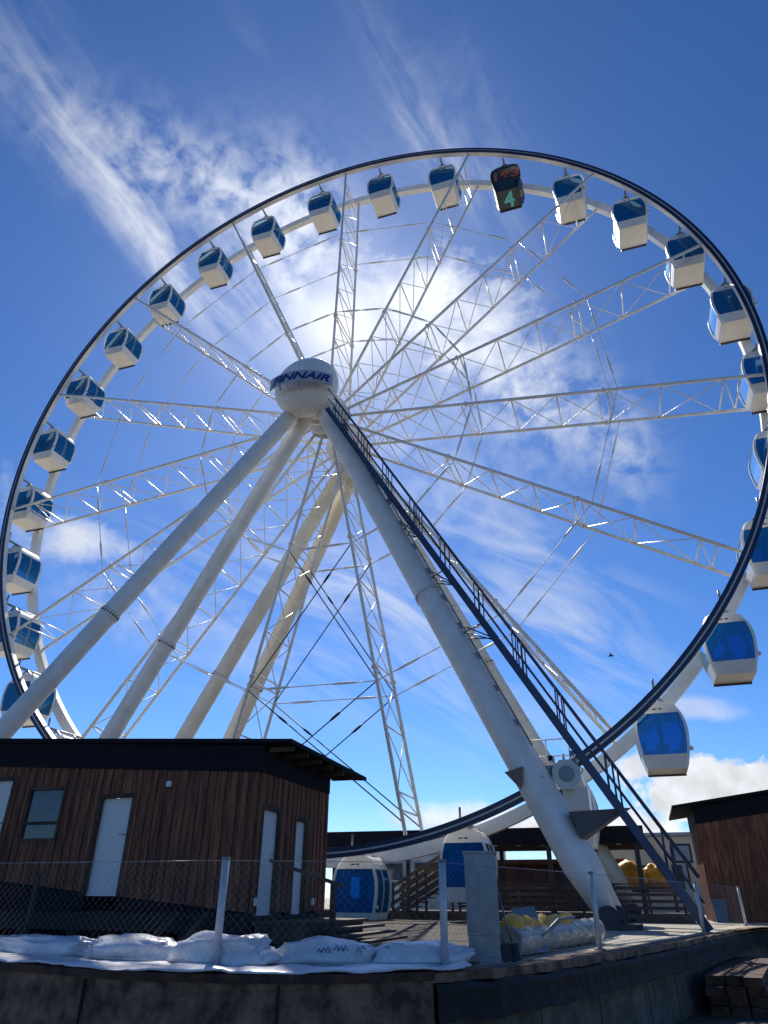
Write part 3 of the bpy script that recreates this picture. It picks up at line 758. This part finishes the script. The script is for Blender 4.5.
def door(x0, x1, z0, z1):
    o = MB().box((x0 + .02, CY + .03, z0), (x1 - .02, CY + .075, z1 - .02)).build('door', 'door', hut)
    mb = MB(); mb.box((x0 - .05, CY - .05, z1 - .02), (x1 + .05, CY + .02, z1 + .05)); mb.box((x0 - .05, CY - .05, z0), (x0 + .02, CY + .02, z1 - .02)); mb.box((x1 - .02, CY - .05, z0), (x1 + .05, CY + .02, z1 - .02)); mb.build('door_frame', 'wood2', o)
    MB().tube([(x1 - .10, CY + .03, z0 + .95), (x1 - .10, CY - .02, z0 + .95), (x1 - .20, CY - .025, z0 + .95)], .011, 6).build('handle', 'steel', o)
door(1.80, 2.50, .64, 2.20); door(-1.35, -.30, .88, 2.6)
for y0, y1, z1 in ((CY + .13, CY + .80, 1.96), (CY + 1.42, CY + 1.98, 1.90)):
    o = MB().box((CX - .075, y0 + .02, .38), (CX - .03, y1 - .02, z1 - .02)).build('door', 'door', hut)
    mb = MB(); mb.box((CX - .02, y0 - .05, z1 - .02), (CX + .05, y1 + .05, z1 + .05)); mb.box((CX - .02, y0 - .05, .38), (CX + .05, y0 + .02, z1 - .02)); mb.box((CX - .02, y1 - .02, .38), (CX + .05, y1 + .05, z1 - .02)); mb.build('door_frame', 'wood2', o)
    MB().tube([(CX - .03, y1 - .1, 1.3), (CX + .02, y1 - .1, 1.3), (CX + .025, y1 - .2, 1.3)], .011, 6).build('handle', 'steel', o)
mb = MB(); x0, x1, z0, z1 = .12, .98, 1.5, 2.42
mb.box((x0, CY - .045, z0), (x0 + .05, CY + .04, z1)); mb.box((x1 - .05, CY - .045, z0), (x1, CY + .04, z1)); mb.box((x0 + .05, CY - .045, z1 - .05), (x1 - .05, CY + .04, z1)); mb.box((x0 + .05, CY - .045, z0), (x1 - .05, CY + .04, z0 + .05)); mb.box((x0 + .05, CY - .03, z0 + .28), (x1 - .05, CY + .03, z0 + .33))
o = mb.build('window', 'wood2', hut)
MB().box((x0 + .05, CY + .0, z0 + .05), (x1 - .05, CY + .012, z1 - .05)).build('pane', 'pane', o)
mb = MB(); mb.box((x0 + .1, CY + .03, z0 + .02), (x0 + .32, CY + .1, z0 + .20)); mb.box((x0 + .5, CY + .03, z0 + .02), (x0 + .74, CY + .1, z0 + .18)); mb.build('sill_box', 'door', o)
MB().box((3.17, CY - .085, 2.33), (3.26, CY - .04, 2.42)).build('wall_sensor', 'door', hut)
for y in (CY + .04, CY + 2.25): MB().box((CX + .045, y, .52), (CX + .09, y + .07, .63)).build('wall_socket', 'door', hut)
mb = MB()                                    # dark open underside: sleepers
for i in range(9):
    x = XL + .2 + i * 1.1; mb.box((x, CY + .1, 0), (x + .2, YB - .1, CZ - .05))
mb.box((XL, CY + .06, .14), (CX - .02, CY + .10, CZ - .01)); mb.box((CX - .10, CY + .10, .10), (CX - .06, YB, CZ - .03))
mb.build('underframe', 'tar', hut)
# steps and rail by the right doors
stp = thing('wooden_steps', 'brown wooden steps and landing below the two doors at the cabin end', 'steps', (5.7, -12.7, 0))
mb = MB()
for i in range(7): y = CY + .02 + i * .40; mb.box((CX + .06, y, .27), (CX + .98, y + .385, .31))
for i in range(3):
    z = .22 - i * .09; mb.box((CX + .99 + i * .22, CY + .35, z - .04), (CX + 1.20 + i * .22, YB + .2, z))
mb.build('tread', 'wood2', stp)
mb = MB(); mb.box((CX + .10, CY + .04, 0), (CX + .14, YB - .3, .27)); mb.box((CX + .10, CY + .05, .02), (CX + .95, CY + .09, .265)); mb.box((CX + .90, CY + .10, .02), (CX + .94, YB - .3, .265)); mb.build('riser_board', 'wood2', stp)
mb = MB()
a = V((5.28, -13.75, 0)); b = V((6.35, -13.35, 0))
mb.bar((5.32, -13.9, .31), (5.32, -13.9, 1.16), .07, .07, (0, 1, 0)); mb.bar((6.28, -13.75, .0), (6.28, -13.75, .83), .08, .08, (0, 1, 0))
mb.bar((5.22, -13.92, 1.16), (6.42, -13.72, .80), .09, .05)
mb.build('handrail', 'wood2', stp)
for i, (x, lab) in enumerate(((3.62, 'short brown plank leaning on the cabin base, left of the pair'), (4.15, 'short brown plank leaning on the cabin base, right of the pair'))):
    mb = MB().bar((x, -14.55, .02), (x + .16, -14.16, .42), .15, .03); tag(mb.build('plank', 'wood2'), lab, 'plank', 'planks leaning on the cabin base')
pst = MB().bar((1.62, -15.0, 0), (1.64, -15.0, .95), .06, .06, (0, 1, 0)).build('wooden_stake', 'wood2'); tag(pst, 'thin wooden stake standing in shade before the cabin, left of the single white door', 'stake')

# ------------------------------------------------------------------ right cabin
hx, hy = 12.98, 4.2
h2 = thing('wooden_cabin', 'brown board-clad cabin with dark sloping roof, cut by the right edge', 'cabin', (hx, hy, 0))
mb = boards(MB(), (hx, hy), (hx + 6, hy), 0, 3.05, (0, -1), z1b=3.85); boards(mb, (hx, hy + 4), (hx, hy), 0, 3.05, (-1, 0)); mb.build('cladding', 'wood', h2)
mb = MB(); mb.hexa([(hx, hy + .005, 0), (hx + 6, hy + .005, 0), (hx + 6, hy + 4, 0), (hx, hy + 4, 0), (hx, hy + .005, 3.0), (hx + 6, hy + .005, 3.8), (hx + 6, hy + 4, 3.8), (hx, hy + 4, 3.0)]); mb.build('wall', 'roofdark', h2)
mb = MB(); mb.hexa([(hx - .05, hy - .07, 3.05), (hx + 6.2, hy - .07, 3.88), (hx + 6.2, hy + 4.1, 3.88), (hx - .05, hy + 4.1, 3.05), (hx - .05, hy - .07, 3.62), (hx + 6.2, hy - .07, 4.45), (hx + 6.2, hy + 4.1, 4.45), (hx - .05, hy + 4.1, 3.62)]); mb.build('fascia', 'roofdark', h2)
mb = MB(); mb.hexa([(hx - .75, hy - .25, 3.56), (hx + 6.4, hy - .25, 4.50), (hx + 6.4, hy + 4.5, 4.50), (hx - .75, hy + 4.5, 3.56), (hx - .75, hy - .25, 3.66), (hx + 6.4, hy - .25, 4.60), (hx + 6.4, hy + 4.5, 4.60), (hx - .75, hy + 4.5, 3.66)]); mb.build('roof', 'roofdark', h2)
mb = MB().box((hx - .5, hy - .1, 1.0), (hx - .0, hy + .3, 2.0)); 
bb = thing('equipment_box', 'dark framed equipment box on a post beside the right cabin corner', 'equipment box', (hx - .6, hy - 1, 0))
mb = MB(); mb.box((hx - 1.05, hy - 1.1, 1.75), (hx - .42, hy - .9, 2.35)); mb.build('box', 'dark', bb)
MB().box((hx - .98, hy - 1.14, 1.82), (hx - .49, hy - 1.105, 2.28)).build('cover', 'galv', bb)
MB().box((hx - .8, hy - 1.05, 0), (hx - .68, hy - .95, 1.75)).build('post', 'galv', bb)
bn = thing('bin', 'small dark blue bin at the foot of the right cabin', 'bin', (13.0, 3.6, 0))
mb = MB(); mb.hexa([(12.95, 3.4, 0), (13.3, 3.4, 0), (13.3, 3.75, 0), (12.95, 3.75, 0), (12.9, 3.35, .62), (13.35, 3.35, .62), (13.35, 3.8, .62), (12.9, 3.8, .62)]); mb.build('bin_body', 'bin', bn)
MB().box((12.87, 3.32, .62), (13.38, 3.83, .68)).build('lid', 'bin', bn)

# ------------------------------------------------------------------ boarding station behind the wheel
stn = thing('boarding_station', 'long low boarding platform with flat black canopy on dark posts behind the wheel', 'platform', (4, 5, 0))
MB().box((-6, 3.4, 2.42), (11.1, 7.6, 2.98)).build('canopy', 'roofdark', stn)
mb = MB(); 
for i in range(6): mb.box((-4.6 + i * 2.9, 3.39, 2.55), (-4.35 + i * 2.9, 3.395, 2.62))
mb = MB(); 
MB().box((-6, 1.7, 0), (12.2, 7.6, .22)).build('deck', 'wood2', stn)
for x in (-5.6, -.9, 1.05, 5.2, 7.6, 10.7):
    for y in (3.6, 7.3):
        MB().box((x, y, .22), (x + .16, y + .16, 2.42)).build('post', 'dark', stn)
mb = MB()
for x0, x1 in ((4.3, 12.1),):
    for z in (.35, .55, .75, .95): mb.box((x0, 3.15, z), (x1, 3.19, z + .10))
    x = x0
    while x < x1: mb.box((x, 3.2, .22), (x + .08, 3.28, 1.1)); x += 1.1
    mb.box((x0, 3.10, 1.10), (x1, 3.26, 1.14))
mb.build('railing', 'wood2', stn)
for i in range(7): MB().box((5.6 + i * .9, 3.72, 2.38), (5.75 + i * .9, 3.82, 2.415)).build('ceiling_lamp', 'led', stn)
sr = thing('wooden_stair', 'dark wooden stair with slatted rails climbing to the platform beside the gondolas', 'stair', (3, 0, 0))
mb = MB()
for i in range(7): mb.box((2.2 + i * .26, 1.9, .08 + i * .14), (2.46 + i * .26, 3.0, .12 + i * .14))
mb.build('tread', 'wood2', sr)
for y in (1.85, 3.05):
    mb = MB()
    for z in (.15, .42, .69, .96): mb.bar((2.1, y, z), (4.2, y, z + 1.12), .04, .12)
    for x in (2.2, 3.1, 4.1): mb.bar((x, y + .05, 0), (x, y + .05, 1.1 + (x - 2.1) * .53), .08, .08, (0, 1, 0))
    mb.build('slatted_rail', 'wood2', sr)
# buildings further back
def shed(name, label, cat, x0, x1, y, d, h_, mt, roofm, ribs=None):
    o = thing(name, label, cat, (x0, y, 0))
    mb = MB(); MB().box((x0 + .05, y + .03, 0), (x1 - .05, y + d, h_ - .02)).build('wall', mt, o)
    if ribs:
        mb = boards(MB(), (x0, y + .03), (x1, y + .03), 0, h_, (0, -1), wd=ribs); mb.build('cladding', mt, o)
    MB().box((x0 - .2, y - .2, h_), (x1 + .2, y + d + .2, h_ + .18)).build('roof', roofm, o)
    return o
o = shed('shed', 'dark red-brown board shed behind the platform, right of the grey cabinet', 'shed', 3.6, 10.0, 9.5, 3, 2.0, 'redwood', 'redwood', .25)
MB().box((7.4, 9.44, .2), (8.2, 9.47, 1.85)).build('door', 'wood2', o)
o = shed('building', 'beige rendered low building far behind, right of the thick leg', 'building', 8.4, 16.5, 22, 8, 3.9, 'beige', 'galv')
for x in (9.2, 10.8, 12.4, 14.0): MB().box((x, 21.96, 1.2), (x + .9, 22.02, 2.4)).build('window', 'pane', o)
o = shed('building', 'pale blue ribbed sheet metal building seen between the gondola and the wooden stair', 'building', -3.5, 3.2, 15, 6, 3.2, 'paleblue', 'galv', .3)
for i in range(3): MB().box((-2.8 + i * 2.0, 14.93, 1.5), (-1.5 + i * 2.0, 14.965, 2.3)).build('window', 'pane', o)
# yellow tarpaulin heaps
def lump(c, rx, ry, rz, seed, amt=.16, nu=28, nv=16):
    from mathutils import noise
    mb = MB(); vs = []; fs = []
    for i in range(nv + 1):
        th = pi * i / nv
        for j in range(nu):
            ph = 2 * pi * j / nu; d = V((sin(th) * cos(ph), sin(th) * sin(ph), cos(th)))
            q = V([math.copysign(abs(x) ** .75, x) for x in d]); k_ = 1 + amt * noise.noise(d * 1.7 + V((seed, 0, 0))) + amt * .5 * noise.noise(d * 5 + V((seed, 3, 0))) - amt * .7 * max(0, .22 - abs(noise.noise(d * 2.6 + V((seed, 7, 1)))))
            p = V((q.x * rx * k_, q.y * ry * k_, q.z * rz * k_)); p.z = max(p.z, -rz * .55); vs.append(V(c) + p)
    for i in range(nv):
        for j in range(nu): fs.append((i * nu + j, i * nu + (j + 1) % nu, (i + 1) * nu + (j + 1) % nu, (i + 1) * nu + j))
    return mb.add(vs, fs, True)
for i, (c, r, lab) in enumerate((((10.35, 8.6, 1.35), (.62, .5, .68), 'bright yellow rounded fabric bundle behind the railing, the left and larger one'),
                               ((11.35, 9.2, 1.35), (.55, .45, .62), 'bright yellow rounded fabric bundle behind the railing, the right one under the stair'))):
    o = lump(c, *r, i * 5 + 1, .2).build('fabric_bundle', 'yellow'); tag(o, lab, 'bundle', 'yellow bundles behind the railing')
tb = thing('picnic_table', 'dark wooden table behind the railing carrying two yellow bundles', 'table', (10.9, 8.9, 0))
MB().box((9.6, 8.1, .92), (12.1, 9.8, .98)).build('tabletop', 'wood2', tb)
for x in (9.7, 11.9):
    for y in (8.2, 9.6): MB().box((x, y, 0), (x + .09, y + .09, .92)).build('leg', 'wood2', tb)

# ------------------------------------------------------------------ grey cabinet, barrow, shovels, roll
cb = thing('electrical_cabinet', 'tall narrow grey electrical cabinet standing right of the second fence post', 'cabinet', (9.0, -15.6, 0))
th = radians(12)
def rotp(x, y, z, o=(8.98, -15.6), a=th): return V((o[0] + x * cos(a) - y * sin(a), o[1] + x * sin(a) + y * cos(a), z))
def rbox(mb, a, b, **k): (x0, y0, z0), (x1, y1, z1) = a, b; return mb.hexa([rotp(x, y, z, **k) for z in (z0, z1) for x, y in ((x0, y0), (x1, y0), (x1, y1), (x0, y1))])
rbox(MB(), (-.16, -.28, .0), (.20, .45, .26)).build('plinth', 'galv', cb)
bd = rbox(MB(), (-.17, -.29, .264), (.21, .46, 1.12)).build('case', 'galv', cb)
rbox(MB(), (-.19, -.31, 1.122), (.23, .48, 1.15)).build('top_cover', 'galv', cb)
rbox(MB(), (-.13, -.305, .30), (.17, -.293, 1.08)).build('door', 'galv', bd)
for i, (x, y, lab) in enumerate(((9.17, -15.72, 'red-gripped long tool leaning by the grey cabinet, the left of two'), (9.25, -15.62, 'red-gripped long tool leaning by the grey cabinet, the right of two'))):
    t = thing('shovel', lab, 'shovel', (x, y, 0), 'shovels leaning by the grey cabinet')
    b = V((x + .10, y - .05, .18)); a = V((x - .06, y + .02, .78))
    MB().tube([a, b], .014, 7).build('shaft', 'galv', t)
    MB().tube([a - (a - b).normalized() * .02, a + (a - b).normalized() * .12], .022, 8).build('grip', 'red', t)
    MB().bar(b, b + V((.04, -.02, -.17)), .12, .02, (0, 1, 0)).build('blade', 'dark', t)
wb = thing('wheelbarrow', 'galvanised wheelbarrow tipped up between the shovels and the roll', 'wheelbarrow', (9.9, -13.9, 0))
WO = V((-.42, -.25, -.08)); mb = MB(); c = V((9.78, -14.0, .34)) + WO
mb.add([c + V(p) for p in ((-.22, -.1, .26), (.05, .25, .30), (.22, .12, -.22), (-.02, -.22, -.24), (-.12, 0, .14), (.02, .16, .16), (.08, .06, -.14), (-.02, -.06, -.14))],
       [(0, 1, 5, 4), (1, 2, 6, 5), (2, 3, 7, 6), (3, 0, 4, 7), (4, 5, 6, 7), (3, 2, 1, 0)])
mb.build('tray', 'galv', wb)
mb = MB()
for dy_ in (-.18, .18): mb.tube([V(q) + WO for q in ((9.82, -13.9 + dy_, .12), (9.95, -13.8 + dy_, .30), (10.15, -13.6 + dy_, .48), (10.32, -13.4 + dy_, .50))], .018, 7)
mb.tube([V((10.15, -13.78, .48)) + WO, V((10.15, -13.42, .48)) + WO], .016, 6)
mb.build('handle', 'galv', wb)
MB().tube([V((9.74, -14.06, .21)) + WO, V((9.79, -13.98, .21)) + WO], .13, 18).build('wheel', 'dark', wb)
rl = thing('wrapped_roll', 'long pale plastic-wrapped roll with golden edge lying on the wall top before the big leg', 'roll', (9.6, -14, 0))
a = V((9.20, -15.1, .17)); b = V((9.98, -11.0, .19))
def crumple(o, amt, s=3.):
    from mathutils import noise
    for v in o.data.vertices: v.co += noise.noise_vector(v.co * s) * amt + noise.noise_vector(v.co * s * 3.3) * amt * .5
o = MB().tube([lerp(a, b, i / 40) for i in range(41)], [.17 + .012 * sin(i * 1.3) for i in range(41)], 28).build('roll_body', 'rollwrap', rl); crumple(o, .007, 5)
o = MB().tube([lerp(a, b, .02 + i / 46) + V((-.03, -.02, .14 + .02 * sin(i * .9))) for i in range(30)], [.09 + .04 * sin(i * .7) ** 2 for i in range(30)], 12).build('foam_edge', 'yellowwrap', rl); crumple(o, .05, 4)
o = MB().tube([a + V((-.04, -.14, 0)) + V((.20 * cos(t), -.03, .19 * sin(t))) for t in [pi * .55 + pi * i / 14 for i in range(15)]], .05, 10).build('foam_edge', 'yellowwrap', rl); crumple(o, .04, 5)

# ------------------------------------------------------------------ white plastic sacks along the wall
def along(line, s):
    for a, b in zip(line, line[1:]):
        L = math.dist(a, b)
        if s <= L: t = s / L; return V((a[0] * (1 - t) + b[0] * t, a[1] * (1 - t) + b[1] * t)), (V(b) - V(a)).normalized()
        s -= L
    return V(line[-1]), (V(line[-1]) - V(line[-2])).normalized()
FI = [(1.6, -16.7), (4.3, -17.35), (6.72, -17.88), (8.86, -16.96), (9.2, -16.2)]
FI = offset(FI, -.34)
SA = [(.4, 1.0, .12, 'flat white plastic sack at the far left end of the wall top'),
      (2.1, 1.05, .13, 'white plastic sack on the wall top below the single white door'),
      (3.75, .72, .155, 'bulging white plastic sack just left of the first steel fence post'),
      (5.05, .62, .19, 'bulging white plastic sack just right of the first steel fence post'),
      (6.15, .55, .16, 'white plastic sack with black scribble, below the wooden steps'),
      (7.15, .55, .15, 'white plastic sack reaching up to the second steel fence post')]
for i, (s, hl_, h_, lab) in enumerate(SA):
    p, t = along(FI, s); o = lump((0, 0, 0), hl_, .30, h_, i * 3.3 + 2, .30, 40, 20)
    a = math.atan2(t.y, t.x)
    for v in o.v:
        q = Matrix.Rotation(a, 3, 'Z') @ v; v.xyz = (p.x + q.x, p.y + q.y, q.z + h_ * .55)
    o = o.build('plastic_sack', 'plastic'); tag(o, lab, 'sack', 'white plastic sacks on the wall top')
    if i == 4:
        mb = MB(); random.seed(3); e = V((t.x, t.y, 0)); nn = V((t.y, -t.x, 0))
        for j in (0, 1, 2, 4, 5, 6, 9, 10):
            b = V((p.x, p.y, .17 + random.uniform(-.02, .02))) + nn * .315 + e * (-.1 + j * .045)
            mb.tube([b + V((0, 0, random.uniform(-.02, .0))), b + e * .02 + V((0, 0, random.uniform(.01, .04))), b + e * .045 + V((0, 0, random.uniform(-.03, 0)))], .006, 4)
        mb.build('black_scribble', 'dark', o)
mb = MB(); Wl = dens(W0, .08); i0 = min(range(len(Wl)), key=lambda i: math.dist(Wl[i], (1.5, -17.1))); i1 = min(range(len(Wl)), key=lambda i: math.dist(Wl[i], (9.22, -16.9)))
sh = Wl[i0:i1]
sweep(sh, [(-.85, .02), (-.5, .04), (-.3, .05), (-.1, .06), (.0, .045), (.03, .03), (.0, .02), (-.3, .022)], mb)
o = mb.build('plastic_sheet', 'plastic'); crumple(o, .035, 2.2)
for v in o.data.vertices: v.co.z = max(v.co.z, .016)
for p in o.data.polygons: p.use_smooth = True
tag(o, 'crumpled white plastic sheet laid along the edge of the left wall top', 'sheet')

# ------------------------------------------------------------------ fence
fn = thing('chain_link_fence', 'low chain-link fence with steel posts along the quay wall top', 'fence', (8, -17, 0))
PT = [(3.3, -17.75), (6.72, -17.88), (8.86, -16.96), (10.16, -12.93), (12.0, -5.68), (13.5, .35)]
for (x, y) in PT:
    o = MB().tube([(x, y, .0), (x, y, 1.0)], .040, 14).build('post', 'postm', fn)
    MB().tube([(x, y, .985), (x, y, 1.012)], .046, 14).build('post_cap', 'galv', o)
    MB().box((x - .08, y - .08, .005), (x + .08, y + .08, .02)).build('post_base', 'galv', o)
for a, b in zip(PT, PT[1:]):
    a = V((*a, 0)); b = V((*b, 0)); L = (b - a).length; t = (b - a) / L; nrm = V((t.y, -t.x, 0)); Hh = .92; z0 = .06
    mb = MB(); r = .0008; s_ = -Hh; step = .085
    while s_ < L:
        for dr in (1, -1):
            p0, p1 = s_, s_ + Hh; za, zb = (z0, z0 + Hh) if dr > 0 else (z0 + Hh, z0)
            q0, q1 = max(p0, 0), min(p1, L)
            if q1 - q0 > .01:
                f0 = (q0 - p0) / Hh; f1 = (q1 - p0) / Hh
                A = a + t * q0 + V((0, 0, za + (zb - za) * f0)) + nrm * (.003 * dr); B_ = a + t * q1 + V((0, 0, za + (zb - za) * f1)) + nrm * (.003 * dr)
                mb.tube([A, B_], r, 3, cap=False)
        s_ += step
    o = mb.build('wire_mesh', 'wire', fn, False)
    mb = MB(); 
    for z in (z0, z0 + Hh): mb.tube([a + V((0, 0, z)), b + V((0, 0, z))], .0035, 5)
    mb.build('tension_wire', 'wire', o)

# ------------------------------------------------------------------ foreground right corner, weeds, bird
bk = thing('timber_stack', 'low stack of weathered brown timbers against the wall, bottom right corner', 'timber stack', (12.9, -8.5, ZL))
mb = MB(); random.seed(5)
for r_ in range(4):
    for c_ in range(3):
        y = -9.6 + random.uniform(-.15, .15); x = 11.66 + c_ * .32 + (y + 9.6) * .23
        mb.hexa([(x, y, ZL + r_ * .15), (x + .29, y, ZL + r_ * .15), (x + 1.15, y + 5.2, ZL + r_ * .15), (x + .86, y + 5.2, ZL + r_ * .15), (x, y, ZL + r_ * .15 + .14), (x + .29, y, ZL + r_ * .15 + .14), (x + 1.15, y + 5.2, ZL + r_ * .15 + .14), (x + .86, y + 5.2, ZL + r_ * .15 + .14)])
mb.build('timbers', 'rust', bk)
br = thing('bird', 'tiny dark bird flying in open sky right of the maintenance stair', 'bird', CAM + ray(611, 656) * 42)
p = br.location.copy()
MB().tube([p + V((-.16, 0, 0)), p + V((-.06, 0, .02)), p + V((.08, 0, .01)), p + V((.17, 0, 0))], [.012, .05, .045, .01], 8).build('bird_body', 'birdm', br)
for s in (-1, 1):
    mb = MB(); mb.add([p + V((-.05, 0, .02)), p + V((.07, 0, .02)), p + V((.02, s * .22, .11)), p + V((-.02, s * .42, .05)), p + V((-.06, s * .2, .10))], [(0, 1, 2, 4), (4, 2, 3)]); mb.add([p + V((-.05, 0, .03)), p + V((.07, 0, .03)), p + V((.02, s * .22, .12)), p + V((-.02, s * .42, .055)), p + V((-.06, s * .2, .11))], [(0, 1, 2, 4), (4, 2, 3)]); mb.build('wing', 'birdm', br)
